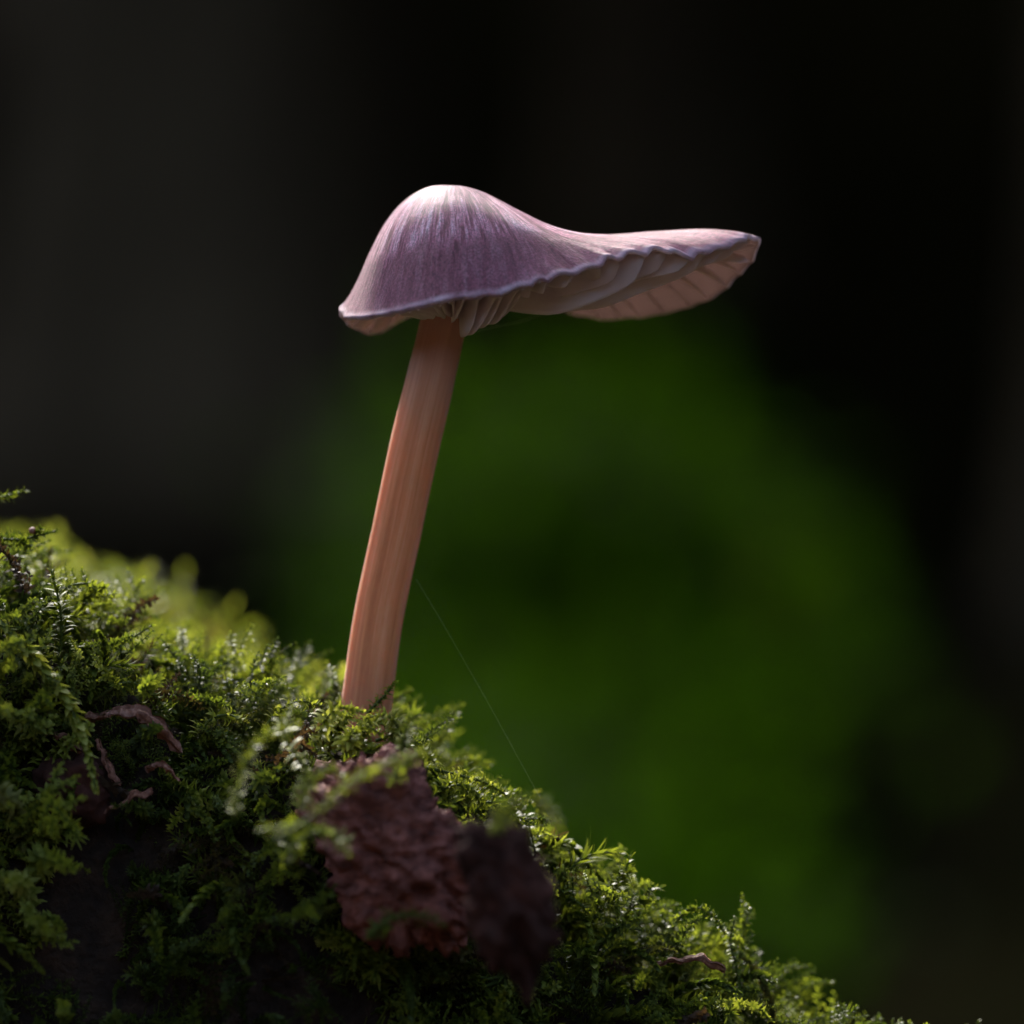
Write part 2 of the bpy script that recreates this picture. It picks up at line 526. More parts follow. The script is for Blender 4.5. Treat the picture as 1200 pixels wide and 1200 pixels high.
def log_z(x, y):
    x = np.asarray(x, float); y = np.asarray(y, float)
    a = np.interp(x, C0[:, 0], C0[:, 1]); b_ = np.interp(x, C1[:, 0], C1[:, 1])
    k = np.clip(y / 6.0, 0, 1); k = k * k * (3 - 2 * k)
    z = a * (1 - k) + b_ * k - 0.22 * np.sin(np.clip(y / 6.0, 0, 1) * math.pi)
    z = z - np.interp(np.maximum(-y, 0), DR[:, 0], DR[:, 1]) - np.interp(np.maximum(y - 6.0, 0), DB[:, 0], DB[:, 1])
    for bx_, by_, h, sx, sy in BUMPS:
        z = z + h * np.exp(-((x - bx_) / sx)**2 - ((y - by_) / sy)**2)
    z = z + 0.10 * np.sin(2.3 * x + 1.1 * y + 1.0) * np.sin(1.9 * y - 0.8 * x) + 0.05 * np.sin(5.1 * x + 2.0) * np.sin(4.7 * y + 1.3 * x)
    return np.maximum(z, -0.6)


gx = np.concatenate([np.linspace(-11, -4.4, 24)[:-1], np.linspace(-4.4, 4.4, 150), np.linspace(4.4, 12, 26)[1:]])
gy = np.concatenate([np.linspace(-9, -3, 22)[:-1], np.linspace(-3, 3.2, 100), np.linspace(3.2, 13, 30)[1:]])
X, Y = np.meshgrid(gx, gy, indexing='ij')
Zl = log_z(X, Y)
Zn = np.array([0.07 * fbm(x, y, 1.3, 5, 3) + 0.03 * fbm(x, y, 5, 4, 8) for x, y in zip(X.ravel(), Y.ravel())]).reshape(X.shape)
V = np.stack([X, Y, Zl + Zn - 0.06], -1).reshape(-1, 3)
ni, nj = X.shape
I, J = np.meshgrid(np.arange(ni - 1), np.arange(nj - 1), indexing='ij')
F = np.stack([I * nj + J, (I + 1) * nj + J, (I + 1) * nj + J + 1, I * nj + J + 1], -1).reshape(-1, 4)
log = link_mesh('rotten_log', V, F, M['wood'])
tag(log, 'dark rotten log under the moss, sloping down to the right', 'log')


def log_normal(x, y, e=0.08):
    dx = (log_z(x + e, y) - log_z(x - e, y)) / (2 * e); dy = (log_z(x, y + e) - log_z(x, y - e)) / (2 * e)
    return norm(np.stack([-dx, -dy, np.ones_like(dx)], -1))


# ------------------------------------------------------------------ moss carpet
BARE = [(-0.78, -0.95, 0.42, 0.32), (-2.95, -0.55, 0.22, 0.2), (-0.9, -0.05, 0.16, 0.16)]


def scatter(name, n, xr, yr, smin, smax, protos, rng, label, up=0.5, out_w=0.7, cat='moss', keep=None, tint_b=0.0, brown=0.985):
    x = rng.uniform(*xr, n * 4); y = rng.uniform(*yr, n * 4)
    wt = np.clip(1 / log_normal(x, y)[:, 2], 1, 4.5)                 # even cover on steep faces too
    pk_ = rng.choice(n * 4, n, replace=False, p=wt / wt.sum()); x, y = x[pk_], y[pk_]
    ok = np.ones(n, bool)
    for bx_, by_, rx, ry in BARE:
        ok &= ((x - bx_) / rx)**2 + ((y - by_) / ry)**2 > 1
    if keep is not None:
        ok &= keep(x, y)
    x, y = x[ok], y[ok]; n = len(x)
    nrm = log_normal(x, y)
    z = log_z(x, y) - 0.05
    cl = np.array([noise.noise(Vector((a * 1.7, b_ * 1.7, 3.3))) for a, b_ in zip(x, y)])
    cl2 = np.array([noise.noise(Vector((a * 4.0, b_ * 4.0, 9.1))) for a, b_ in zip(x, y)])
    d = norm(nrm * out_w + np.array([0, 0, up]) + rng.normal(0, 0.42, (n, 3)))
    ref = norm(np.array([0.25, -0.35, -0.9]) + rng.normal(0, 0.7, (n, 3)))     # droop direction
    xa = norm(ref - d * (ref * d).sum(1, keepdims=True)); ya = np.cross(d, xa)
    R = np.stack([xa, ya, d], -1)                                   # n,3,3 columns
    sc = rng.uniform(smin, smax, n) * (1 + 0.35 * cl)
    pi = rng.choice(protos, n)
    sel = np.clip((cl2 + rng.normal(0, 0.25, n) + 0.5) * len(protos), 0, len(protos) - 1).astype(int)
    pi = np.array(protos)[sel]
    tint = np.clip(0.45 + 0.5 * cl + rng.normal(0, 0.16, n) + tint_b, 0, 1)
    rnd = np.clip(rng.uniform(0, brown, n) + np.where(cl2 < -0.35, 0.06, 0), 0, 1)
    Vs, Fs, Cs = [], [], []; o = 0
    for p in np.unique(pi):
        w_ = np.where(pi == p)[0]
        pv, pf, pk = PROTO[p]
        v = np.einsum('nij,vj->nvi', R[w_], pv) * sc[w_][:, None, None]
        v += np.stack([x[w_], y[w_], z[w_]], -1)[:, None]
        m_ = len(w_)
        Fs.append((pf[None] + (np.arange(m_) * len(pv))[:, None, None] + o).reshape(-1, 3))
        Vs.append(v.reshape(-1, 3)); o += m_ * len(pv)
        c = np.stack([np.repeat(tint[w_], len(pv)), np.tile(pk, m_), np.repeat(rnd[w_], len(pv))], -1)
        Cs.append(c)
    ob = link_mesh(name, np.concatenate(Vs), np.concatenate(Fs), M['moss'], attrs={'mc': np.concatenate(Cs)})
    tag(ob, label, cat, kind='stuff')
    return ob


srng = np.random.default_rng(21)
HI = list(range(NP_HI)); LO = list(range(NP_HI, len(PROTO)))
scatter('moss_carpet', 1900, (-4.5, 4.6), (-0.75, 0.75), 0.40, 0.95, HI, srng, 'low green moss carpet along the crest of the log, mostly in focus')
scatter('moss_carpet', 1900, (-5.6, 3.5), (0.75, 7.2), 0.6, 1.0, LO, srng, 'blurred yellow green moss on the far side of the log', tint_b=0.15)
scatter('moss_carpet', 2500, (-5.5, 5.0), (-1.5, -0.75), 0.35, 0.65, HI, srng, 'blurred moss on the near face of the log, shade painted into its colour', up=0.0, tint_b=-0.4, brown=1.5)  # shade low on the near face is put into the tint and the browning

# ------------------------------------------------------------------ the mushroom
mush = thing('mushroom', 'pink brown woodland mushroom with lopsided wavy cap on slender leaning stem', 'mushroom', P(428, 850))
MO = np.array(mush.location)

# stem
cl = np.array([(424, 868), (430, 822), (443, 725), (463.5, 628), (484, 530), (504, 445), (521, 372), (527, 330), (529, 300)], float)
wd = np.array([64, 60, 58, 57.5, 58, 57, 54.5, 56, 60], float)
path = np.array([P(a, b_, 0.03 * math.sin(b_ / 90)) for a, b_ in cl])
NS = 90
pth = smooth_path(path, NS)
dd = np.concatenate([[0], np.cumsum(np.linalg.norm(np.diff(path, axis=0), axis=1))])
wr = catmull(dd, wd, np.linspace(0, dd[-1], NS)) * PX * 0.5
sides = 64
T, N, B = frames(pth)
a = np.linspace(0, 2 * math.pi, sides, endpoint=False)
sv = []; sa = []
for i in range(NS):
    for j in range(sides):
        r = wr[i] * (1 + 0.012 * math.sin(9 * a[j] + 0.8 * math.sin(i * 0.05)) + 0.016 * noise.noise(Vector((math.cos(a[j]) * 1.5, math.sin(a[j]) * 1.5, i * 0.07)))
                     + 0.006 * noise.noise(Vector((math.cos(a[j]) * 7, math.sin(a[j]) * 7, i * 0.2))))
        sv.append(pth[i] + r * (math.cos(a[j]) * N[i] + math.sin(a[j]) * B[i]))
        sa.append((math.cos(a[j]), math.sin(a[j]), i / (NS - 1)))
I = np.arange(NS - 1)[:, None] * sides; J = np.arange(sides)[None]; J2 = (J + 1) % sides
sf = [np.stack([I + J, I + J2, I + sides + J2, I + sides + J], -1).reshape(-1, 4)]
sv += [pth[0], pth[-1]]; sa += [(0, 0, 0), (0, 0, 1)]
k = np.arange(sides); k2 = (k + 1) % sides
sf.append(np.stack([np.full(sides, NS * sides), k2, k], -1)); o = (NS - 1) * sides
sf.append(np.stack([np.full(sides, NS * sides + 1), o + k, o + k2], -1))
link_mesh('stem', np.array(sv) - MO, sf, M['stem'], mush, attrs={'stc': np.array(sa)})

# cap: profiles (distance from the axis, photo row) for a ring of directions; 0 right, 90 away, 180 left, 270 towards the lens
AX = 529.0
PROF = {
    0:   [(0, 217), (42, 229), (82, 250), (122, 267), (165, 275), (240, 271), (300, 268), (340, 271), (361, 276)],
    8:   [(0, 217), (42, 228), (84, 249), (126, 266), (170, 274), (240, 274), (300, 281), (338, 298), (352, 312)],
    18:  [(0, 217), (43, 227), (86, 247), (130, 265), (172, 276), (228, 287), (270, 308), (300, 333), (312, 348)],
    36:  [(0, 217), (43, 225), (86, 244), (128, 264), (162, 282), (195, 306), (220, 334), (236, 355), (244, 367)],
    62:  [(0, 217), (42, 223), (84, 241), (118, 264), (142, 288), (160, 312), (172, 332), (180, 344), (184, 350)],
    95:  [(0, 217), (40, 222), (80, 240), (110, 264), (130, 290), (144, 316), (153, 334), (158, 345), (161, 352)],
    135: [(0, 217), (34, 222), (66, 240), (92, 268), (108, 300), (120, 336), (128, 362), (134, 376), (138, 384)],
    165: [(0, 217), (30, 221), (58, 236), (80, 262), (96, 294), (110, 330), (121, 356), (130, 370), (134, 374)],
    180: [(0, 217), (28, 220), (54, 234), (77, 260), (95, 294), (110, 328), (120, 348), (127, 358), (132, 363)],
    200: [(0, 217), (29, 220), (56, 235), (80, 263), (98, 298), (112, 332), (122, 354), (130, 366), (134, 370)],
    232: [(0, 217), (34, 220), (66, 236), (92, 264), (110, 298), (124, 334), (134, 358), (141, 372), (145, 377)],
    268: [(0, 217), (38, 221), (76, 237), (106, 264), (126, 296), (140, 326), (149, 345), (154, 355), (157, 358)],
    295: [(0, 217), (40, 222), (80, 240), (112, 264), (134, 290), (150, 316), (160, 333), (166, 342), (169, 346)],
    315: [(0, 217), (41, 224), (82, 244), (118, 266), (146, 287), (168, 304), (184, 315), (194, 321), (199, 324)],
    330: [(0, 217), (42, 226), (84, 247), (124, 267), (162, 280), (200, 289), (226, 295), (242, 299), (249, 301)],
    346: [(0, 217), (42, 228), (84, 249), (126, 268), (170, 277), (230, 279), (278, 282), (304, 287), (314, 292)],
}
NTH, NTT = 432, 56
tg = np.linspace(0, 1, NTT)
angs = sorted(PROF)
tab = []
for an in angs:
    p = np.array(PROF[an], float)
    d = np.concatenate([[0], np.cumsum(np.linalg.norm(np.diff(p, axis=0), axis=1))])
    tab.append(catmull(d / d[-1], p, tg))
tab = np.array(tab)                                                # na, NTT, 2
th_deg = np.linspace(0, 360, NTH, endpoint=False)
prof = catmull(angs, tab, th_deg, periodic=360)                    # NTH, NTT, 2
th = np.radians(th_deg)
R_ = prof[..., 0]; Q_ = prof[..., 1]
rim = np.stack([R_[:, -1] * np.cos(th), R_[:, -1] * np.sin(th), Q_[:, -1]], 1)
seg = np.linalg.norm(np.roll(rim, -1, 0) - rim, axis=1)
arc = np.concatenate([[0], np.cumsum(seg)])                        # NTH+1
NG = 46
garc = (np.arange(NG) + 0.5) / NG * arc[-1] + RNG.normal(0, 4.0, NG)
gth = np.interp(garc, arc, np.linspace(0, 360, NTH + 1))
# scalloped, slightly ragged margin
ga = arc[:-1]
gi_ = np.interp(ga, garc, np.arange(NG)); ramp_ = RNG.uniform(0.35, 1.35, NG + 1)
sc_w = np.abs(np.sin(gi_ * math.pi)) * ramp_[gi_.astype(int)]               # one scallop between two gills
wob = np.array([noise.noise(Vector((math.cos(x) * 3.2, math.sin(x) * 3.2, 1.7))) for x in th])
wob2 = np.array([noise.noise(Vector((math.cos(x) * 9, math.sin(x) * 9, 4.1))) for x in th])
right = np.clip((np.cos(th) - 0.1) * 1.2, 0.0, 1) * np.clip(0.25 - 2.5 * np.sin(th), 0.15, 1)
tw = np.clip((tg - 0.72) / 0.28, 0, 1)[None]**2
Q_ = Q_ + tw * (5.0 * wob + 2.2 * wob2 + (0.6 + 8.0 * right) * (0.6 - sc_w))[:, None]
# the dent in the front margin of the long lobe
dent = np.exp(-((th_deg - 341) / 3.0)**2)[:, None]
Q_ = Q_ + 7 * dent * tw
R_ = R_ * (1 + tw * (0.004 + 0.016 * right)[:, None] * (0.5 - sc_w)[:, None] + tw * 0.01 * wob2[:, None])
# faint radial fluting
flut = np.array([noise.noise(Vector((math.cos(x) * 14, math.sin(x) * 14, 7.7))) for x in th])[:, None]
Q_ = Q_ + np.clip(tg * 1.4, 0, 1)[None] * 0.9 * flut
top = np.stack([(AX - 600) * PX + R_ * np.cos(th)[:, None] * PX, 0.03 + R_ * np.sin(th)[:, None] * PX, ZC + (600 - Q_) * PX], -1)
dth = np.roll(top, -1, 0) - np.roll(top, 1, 0)
dtt = np.gradient(top, axis=1)
nrm = norm(np.cross(dtt, dth)); nrm[..., :] *= np.sign(nrm[..., 2:3].mean())
nrm[:, 0] = (0, 0, 1)
if nrm[:, 5, 2].mean() < 0: nrm = -nrm
thick = (0.50 * (1 - tg)**1.9 + 0.035 * (1 - np.clip((tg - 0.9) / 0.1, 0, 1)**3) + 0.012)[None, :, None]
und = top - nrm * thick
und[:, -1] = top[:, -1] - nrm[:, -1] * 0.03
und[:, -1] += (top[:, -2] - top[:, -1]) * 0.15
cv = np.concatenate([top.reshape(-1, 3), und.reshape(-1, 3)])
cc = np.stack([np.repeat(np.cos(th), NTT), np.repeat(np.sin(th), NTT), np.tile(tg, NTH)], -1)
cc2 = cc.copy(); cc2[:, 2] = 1.0
I = np.arange(NTH)[:, None]; I2 = (I + 1) % NTH; J = np.arange(NTT - 1)[None]
ft = np.stack([I * NTT + J, I * NTT + J + 1, I2 * NTT + J + 1, I2 * NTT + J], -1).reshape(-1, 4)
of = NTH * NTT
fu = ft[:, ::-1] + of
k = np.arange(NTH); k2 = (k + 1) % NTH
fr = np.stack([k * NTT + NTT - 1, of + k * NTT + NTT - 1, of + k2 * NTT + NTT - 1, k2 * NTT + NTT - 1], -1)
cap = link_mesh('cap', cv - MO, [ft, fu, fr], M['cap'], mush, attrs={'capc': np.concatenate([cc, cc2])})
import bmesh
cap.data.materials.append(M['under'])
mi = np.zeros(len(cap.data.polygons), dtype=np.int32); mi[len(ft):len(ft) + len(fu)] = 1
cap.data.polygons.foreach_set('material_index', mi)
bm = bmesh.new(); bm.from_mesh(cap.data); bmesh.ops.remove_doubles(bm, verts=bm.verts, dist=1e-5)
bmesh.ops.recalc_face_normals(bm, faces=bm.faces)
bm.to_mesh(cap.data); bm.free()


# gills: one blade each, from the stem to the margin, and short ones between near the margin
def gill(deg, t0, dmax, hang=None):
    i = deg / 360 * NTH; i0 = int(i) % NTH; f = i - int(i); i1 = (i0 + 1) % NTH
    ul = und[i0] * (1 - f) + und[i1] * f
    nl = norm(nrm[i0] * (1 - f) + nrm[i1] * f)
    m_ = 22
    q = np.linspace(t0, 0.992, m_)
    idx = q * (NTT - 1)
    a_ = np.clip(idx.astype(int), 0, NTT - 2); ff = (idx - a_)[:, None]
    p = ul[a_] * (1 - ff) + ul[a_ + 1] * ff
    nn = norm(nl[a_] * (1 - ff) + nl[a_ + 1] * ff)
    s = (q - t0) / (0.992 - t0)
    dep = dmax * np.clip((1 - s) / 0.45, 0, 1)**0.42 * (0.70 + 0.30 * np.clip(s / 0.25, 0, 1)) if t0 < 0.3 else dmax * np.sin(np.pi * np.clip(s, 0, 1))**0.7
    tn = np.array([-math.sin(math.radians(deg)), math.cos(math.radians(deg)), 0.0])
    ph = RNG.uniform(0, 6.28); amp = RNG.uniform(0.010, 0.03); lean = RNG.normal(0.0, 0.18)
    down = norm(-nn + np.array([0, 0, -0.55]))
    if hang is not None:                                           # lower edge follows a level line, then climbs to the margin
        kz = np.clip((s - 0.28) / 0.62, 0, 1); kz = kz * kz * (3 - 2 * kz)
        zt = ZC + (600 - hang) * PX
        zt = zt * (1 - kz) + (p[-1, 2] - 0.02) * kz
        dep = np.maximum(p[:, 2] - zt, 0.015) * np.clip(0.55 + s * 3.0, 0, 1)
        down = np.tile(np.array([0, 0, -1.0]), (m_, 1)); lean *= 0.3; amp *= 0.4
    rows = []
    levels = [(-0.05, 1.25), (0.3, 1.0), (0.65, 0.8), (0.93, 0.55), (1.0, 0.2)]
    for lv, tk in levels:
        c = p + down * (dep * lv)[:, None] + tn * ((lean * dep * max(lv, 0)) + amp * max(lv, 0) * np.sin(q * 14 + ph))[:, None]
        hw = (0.0095 if hang is None else 0.02) * tk * (1 - 0.55 * s)
        rows.append((c - tn * hw[:, None], c + tn * hw[:, None]))
    ring = [r[0] for r in rows] + [r[1] for r in rows[::-1]]       # closed loop around the blade section
    V_ = np.stack(ring, 1)                                         # m_, 10, 3
    nr = V_.shape[1]
    I = np.arange(m_ - 1)[:, None] * nr; J = np.arange(nr)[None]; J2 = (J + 1) % nr
    F_ = [np.stack([I + J, I + nr + J, I + nr + J2, I + J2], -1).reshape(-1, 4),
          np.arange(nr)[None], (np.arange(nr)[::-1] + (m_ - 1) * nr)[None]]
    link_mesh('gill', V_.reshape(-1, 3) - MO, F_, M['gill'], cap)


for j in range(NG):
    dg = gth[j]
    far = np.interp(dg, [0, 20, 60, 100, 180, 240, 262, 290, 310, 330, 345, 360], [0.16, 0.05, 0.06, 0.10, 0.13, 0.15, 0.16, 0.22, 0.33, 0.40, 0.36, 0.22])
    gill(dg, 0.16 if dg > 80 else RNG.uniform(0.16, 0.6), far * (RNG.uniform(0.75, 1.2) if dg > 80 else RNG.uniform(0.2, 1.3)))
    gm = np.interp((garc[j] + (garc[j + 1] if j + 1 < NG else garc[0] + arc[-1])) / 2 % arc[-1], arc, np.linspace(0, 360, NTH + 1))
    if 80 < gm < 262:
        gill(gm, RNG.uniform(0.5, 0.72), min(far, 0.3) * RNG.uniform(0.35, 0.55))
# torn gills hanging free beside the stem top
for dg, hg in ((246, 378), (251, 377), (256, 375), (261, 376), (266, 374), (271, 377), (276, 384), (282, 396), (288, 393), (294, 391), (300, 384), (306, 377)):
    gill(dg + RNG.normal(0, 1.0), 0.40 + RNG.uniform(-0.03, 0.05), 0.3, hg + RNG.normal(0, 2))

# ------------------------------------------------------------------ broken rotten wood
def lump(name, c, size, mat, label, cat, seed, rough=0.25, lat=40, lon=56, shear=0.0, tilt=0.0, group=None, e=3.2):
    vs = []
    for i in range(lat + 1):
        ph = math.pi * i / lat
        for j in range(lon):
            a = 2 * math.pi * j / lon
            n = Vector((math.sin(ph) * math.cos(a), math.sin(ph) * math.sin(a), math.cos(ph)))
            k = (abs(n.x)**e + abs(n.y)**e + abs(n.z)**e) ** (-1 / e)
            r = k * (1 + rough * 0.8 * noise.fractal(n * 1.6 + Vector((seed, 0, 0)), 0.8, 2.1, 3)
                     + rough * 0.25 * noise.fractal(Vector((n.x * 6, n.y * 6, n.z * 9)) + Vector((seed, seed, 0)), 0.7, 2.1, 4))
            if e > 3:
                w_ = noise.noise_vector(n * 2.5 + Vector((seed, 0, 0))) * 0.28
                m_ = n + w_
                ac = m_.z * 0.85 + m_.x * 0.5; al = m_.x * 0.85 - m_.z * 0.5            # across and along the grain
                lay = noise.ridged_multi_fractal(Vector((al * 1.1 + seed, m_.y * 2.2, ac * 4.6)), 0.9, 2.1, 5, 0.9, 1.8)
                step = noise.cell(Vector((al * 1.6 + seed, m_.y * 1.5, ac * 6.5)))
                r *= 1 + rough * (0.42 * (lay - 1.0) + 0.42 * (step - 0.5))
            p = n * r
            x, y, z = p.x * size[0], p.y * size[1], p.z * size[2]
            x += shear * z
            x, z = x * math.cos(tilt) + z * math.sin(tilt), -x * math.sin(tilt) + z * math.cos(tilt)
            vs.append((x, y, z))
    I, J = np.meshgrid(np.arange(lat), np.arange(lon), indexing='ij'); J2 = (J + 1) % lon
    F_ = np.stack([I * lon + J, (I + 1) * lon + J, (I + 1) * lon + J2, I * lon + J2], -1).reshape(-1, 4)
    o = link_mesh(name, np.array(vs), F_, mat)
    bm = bmesh.new(); bm.from_mesh(o.data); bmesh.ops.remove_doubles(bm, verts=bm.verts, dist=1e-5)
    bmesh.ops.recalc_face_normals(bm, faces=bm.faces); bm.to_mesh(o.data); bm.free()
    o.location = tuple(c)
    tag(o, label, cat, group)
    return o


lump('bark_chunk', P(462, 1000, -1.15), (0.47, 0.40, 0.66), M['bark'], 'crumbly red brown chunk of rotten wood below the mushroom stem', 'wood', 2.3, 0.27, 110, 150, shear=-0.1, tilt=-0.42)
lump('bark_strip', P(402, 912, -0.75), (0.22, 0.2, 0.12), M['bark'], 'small red brown bark strip just above the large rotten chunk', 'wood', 5.1, 0.3, 24, 32)
lump('wood_stub', P(596, 1050, -2.4), (0.26, 0.3, 0.50), M['darkbark'], 'dark blurred stub of rotten wood right of the red brown chunk', 'wood', 8.2, 0.34, 60, 80, tilt=-0.3)
lump('wood_stub', P(85, 925, -0.62), (0.26, 0.2, 0.24), M['darkbark'], 'dark bare wood in a hollow of the moss at left', 'wood', 11.4, 0.25, 26, 36)

crumbs = [(245, 800, 1.6, .13), (222, 792, 1.9, .09)]
clab = ['large blurred pinkish crumb on the far moss left of the stem', 'smaller blurred pinkish crumb on the far moss left of the stem']
for (a_, b_, y_, s_), lb in zip(crumbs, clab):
    lump('wood_crumb', P(a_, b_ + 6, y_), (s_ * 1.2, s_, s_ * 0.8), M['crumb'], lb, 'crumb', a_ * 0.13, 0.8, 22, 30, e=2.0, group='pale crumbs on the moss')

def onto_face(pts, off):
    """keep a shoot's points in front of the steep moss face instead of inside it"""
    res = []
    for k, p in enumerate(pts):
        px = p[0] / (PX * (DIST + p[1]) / DIST) + 600; py = 600 - (p[2] - ZC) / (PX * (DIST + p[1]) / DIST)
        ys = np.linspace(-3.5, 1.0, 226)
        q = np.array([P(px, py, y) for y in ys])
        hit = np.where(q[:, 2] < log_z(q[:, 0], q[:, 1]))[0]
        y = p[1]
        if len(hit):
            y = min(y, ys[hit[0]] - off * min(1.0, (k + 0.3) / 1.5))
        res.append(P(px, py, y))
    return res


# ------------------------------------------------------------------ dead leaf scraps and stalks
def strip(name, pts, width, label, cat, mat, seed, curl=0.5, n=26, m_=7):
    rng = np.random.default_rng(seed)
    p = smooth_path(onto_face(pts, 0.17), n)
    T, N, B = frames(p)
    s = np.linspace(0, 1, n)
    w = width * np.sin(np.pi * np.clip(0.06 + s * 0.9, 0, 1))**0.7
    w *= 1 + 0.45 * np.array([noise.noise(Vector((q * 9.0, seed * 3.1, 0))) for q in s])
    p = p + 0.03 * np.array([noise.noise_vector(Vector((q * 6.0, seed * 1.7, 2))) for q in s])
    u = np.linspace(-1, 1, m_)
    ang = rng.uniform(0, 6.28) + 1.2 * s
    S = np.cos(ang)[:, None] * N + np.sin(ang)[:, None] * B
    H = np.cross(T, S)
    V_ = p[:, None] + S[:, None] * (u[None] * w[:, None])[..., None] + H[:, None] * (curl * w[:, None] * (u[None]**2) + 0.02 * np.sin(6 * s[:, None] + 4 * u[None]))[..., None]
    V_ += rng.normal(0, width * 0.16, V_.shape)
    Vt = V_.reshape(-1, 3); Vb = (V_ - H[:, None] * 0.012).reshape(-1, 3)
    I, J = np.meshgrid(np.arange(n - 1), np.arange(m_ - 1), indexing='ij')
    F1 = np.stack([I * m_ + J, (I + 1) * m_ + J, (I + 1) * m_ + J + 1, I * m_ + J + 1], -1).reshape(-1, 4)
    o_ = n * m_
    loop = [i * m_ for i in range(n)] + [(n - 1) * m_ + j for j in range(1, m_)] + [i * m_ + m_ - 1 for i in range(n - 2, -1, -1)] + [j for j in range(m_ - 2, 0, -1)]
    L1 = np.array(loop); L2 = np.roll(L1, -1)
    F3 = np.stack([L1, L2, L2 + o_, L1 + o_], -1)
    org = p[0]
    o = link_mesh(name, np.concatenate([Vt, Vb]) - org, [F1, F1[:, ::-1] + o_, F3], mat)
    o.location = tuple(org)
    tag(o, label, cat)
    return o


strip('dead_leaf', [P(100, 845, -.55), P(140, 832, -.6), P(172, 838, -.65), P(196, 868, -.62), P(212, 882, -.6)], 0.055, 'curled reddish brown dead leaf lying on the moss at left', 'leaf', M['deadleaf'], 1)
strip('dead_leaf', [P(42, 858, -.6), P(75, 864, -.65), P(96, 880, -.66)], 0.022, 'short brown leaf scrap beside the hanging moss strand', 'leaf', M['deadleaf'], 2)
strip('dead_leaf', [P(112, 868, -.62), P(126, 895, -.7), P(138, 925, -.72)], 0.016, 'narrow brown leaf scrap hanging beside the dark hollow', 'leaf', M['deadleaf'], 3)
strip('dead_leaf', [P(125, 952, -.8), P(150, 935, -.85), P(180, 926, -.85)], 0.014, 'thin pale brown leaf scrap below the dark hollow', 'leaf', M['deadleaf'], 4)
strip('dead_leaf', [P(170, 905, -.75), P(192, 898, -.78), P(210, 915, -.8)], 0.018, 'small brown scrap under the curled dead leaf', 'leaf', M['deadleaf'], 6)
strip('dead_leaf', [P(770, 1128, -.3), P(810, 1122, -.35), P(850, 1136, -.35)], 0.02, 'brown leaf scrap in the moss at lower right', 'leaf', M['deadleaf'], 5)

# ------------------------------------------------------------------ single moss shoots one can pick out
def moss_shoot(pts, label, n=60, l=0.11, w=0.036, spread=0.9, hook=1.4, r=0.013, tint=0.6, seed=0, sides_=0, tip=0.45, side_len=0.28, off=0.34):
    rng = np.random.default_rng(seed + 100)
    pth_ = smooth_path(onto_face(pts, off), 28)
    root = thing('moss_shoot', label, 'moss shoot', pth_[0], 'single moss shoots')
    org = pth_[0]
    parts = [(pth_, n, l)]
    T, N, B = frames(pth_)
    tv, tf = tube(pth_, np.linspace(r, r * 0.45, len(pth_)), 7)
    link_mesh('stalk', tv - org, tf, M['stalk'], root)
    Vs, Fs, Ks = [], [], []; o = 0
    if sides_:
        ln_tot = np.linalg.norm(np.diff(pth_, axis=0), axis=1).sum()
        for j in range(sides_):
            u_ = 0.22 + 0.7 * j / sides_
            i = int(u_ * 27); sg = 1 if j % 2 else -1
            dirn = norm(T[i] * 0.8 + (B[i] * 0.6 + N[i] * 0.5) * sg + rng.normal(0, 0.2, 3))
            ln = ln_tot * side_len * (1.15 - u_)
            ss = np.linspace(0, 1, 8)[:, None]
            sp = pth_[i] + dirn * ss * ln + T[i] * ss**2 * ln * 0.25
            bv, bf = tube(sp, np.linspace(r * 0.55, r * 0.3, 8), 5)
            link_mesh('branch', bv - org, bf, M['stalk'], root)
            parts.append((sp, max(12, int(n * 0.35)), l * 0.75))
    for (p_, n_, l_) in parts:
        v, f, k_ = leafy(p_, n_, l_, w, spread, hook, rng, tip=tip, start=0.02)
        Vs.append(v); Fs.append(f + o); Ks.append(k_); o += len(v)
    kk = np.concatenate(Ks)
    c = np.stack([np.full(len(kk), tint), kk, np.full(len(kk), 0.3)], -1)
    fo = link_mesh('foliage', np.concatenate(Vs) - org, np.concatenate(Fs), M['moss'], root, attrs={'mc': c})
    fo['kind'] = 'stuff'
    return root


moss_shoot([P(430, 838, -.28), P(440, 826, -.3), P(452, 814, -.3), P(463, 799, -.3)], 'short bright moss sprig touching the right foot of the stem', 46, .085, .034, 1.0, 1.3, tint=.75, seed=1)
moss_shoot([P(500, 900, -.3), P(535, 908, -.3), P(570, 918, -.28), P(606, 940, -.25)], 'braided pale moss strand arching right below the mushroom', 80, .085, .045, .9, 1.9, tint=.85, seed=2)
moss_shoot([P(-15, 715, -.75), P(20, 750, -.8), P(55, 790, -.85), P(85, 835, -.85), P(102, 880, -.85), P(112, 925, -.8)], 'thick braided moss strand hanging down the left edge', 150, .11, .06, .7, -.2, r=.02, tint=.95, seed=3, off=0.6)
moss_shoot([P(70, 770, -.35), P(72, 735, -.38), P(68, 700, -.4), P(60, 668, -.4)], 'upright feathery moss shoot above the hanging strand at left', 70, .12, .036, .9, .9, tint=.5, seed=4)
moss_shoot([P(95, 775, -.2), P(120, 762, -.2), P(150, 750, -.2), P(178, 733, -.2)], 'moss shoot pointing up right from the left slope', 60, .085, .034, .9, 1.1, tint=.55, seed=5)
moss_shoot([P(-40, 640, -.1), P(-8, 632, -.1), P(25, 632, -.1), P(66, 622, -.1)], 'dark branched moss sprig reaching in at the left edge', 64, .085, .034, .9, 1.0, tint=.35, seed=6, sides_=4)
moss_shoot([P(-40, 598, .1), P(-10, 586, .1), P(12, 580, .1), P(30, 575, .1)], 'highest small moss tip at the left edge', 50, .08, .032, .8, .8, tint=.45, seed=7)
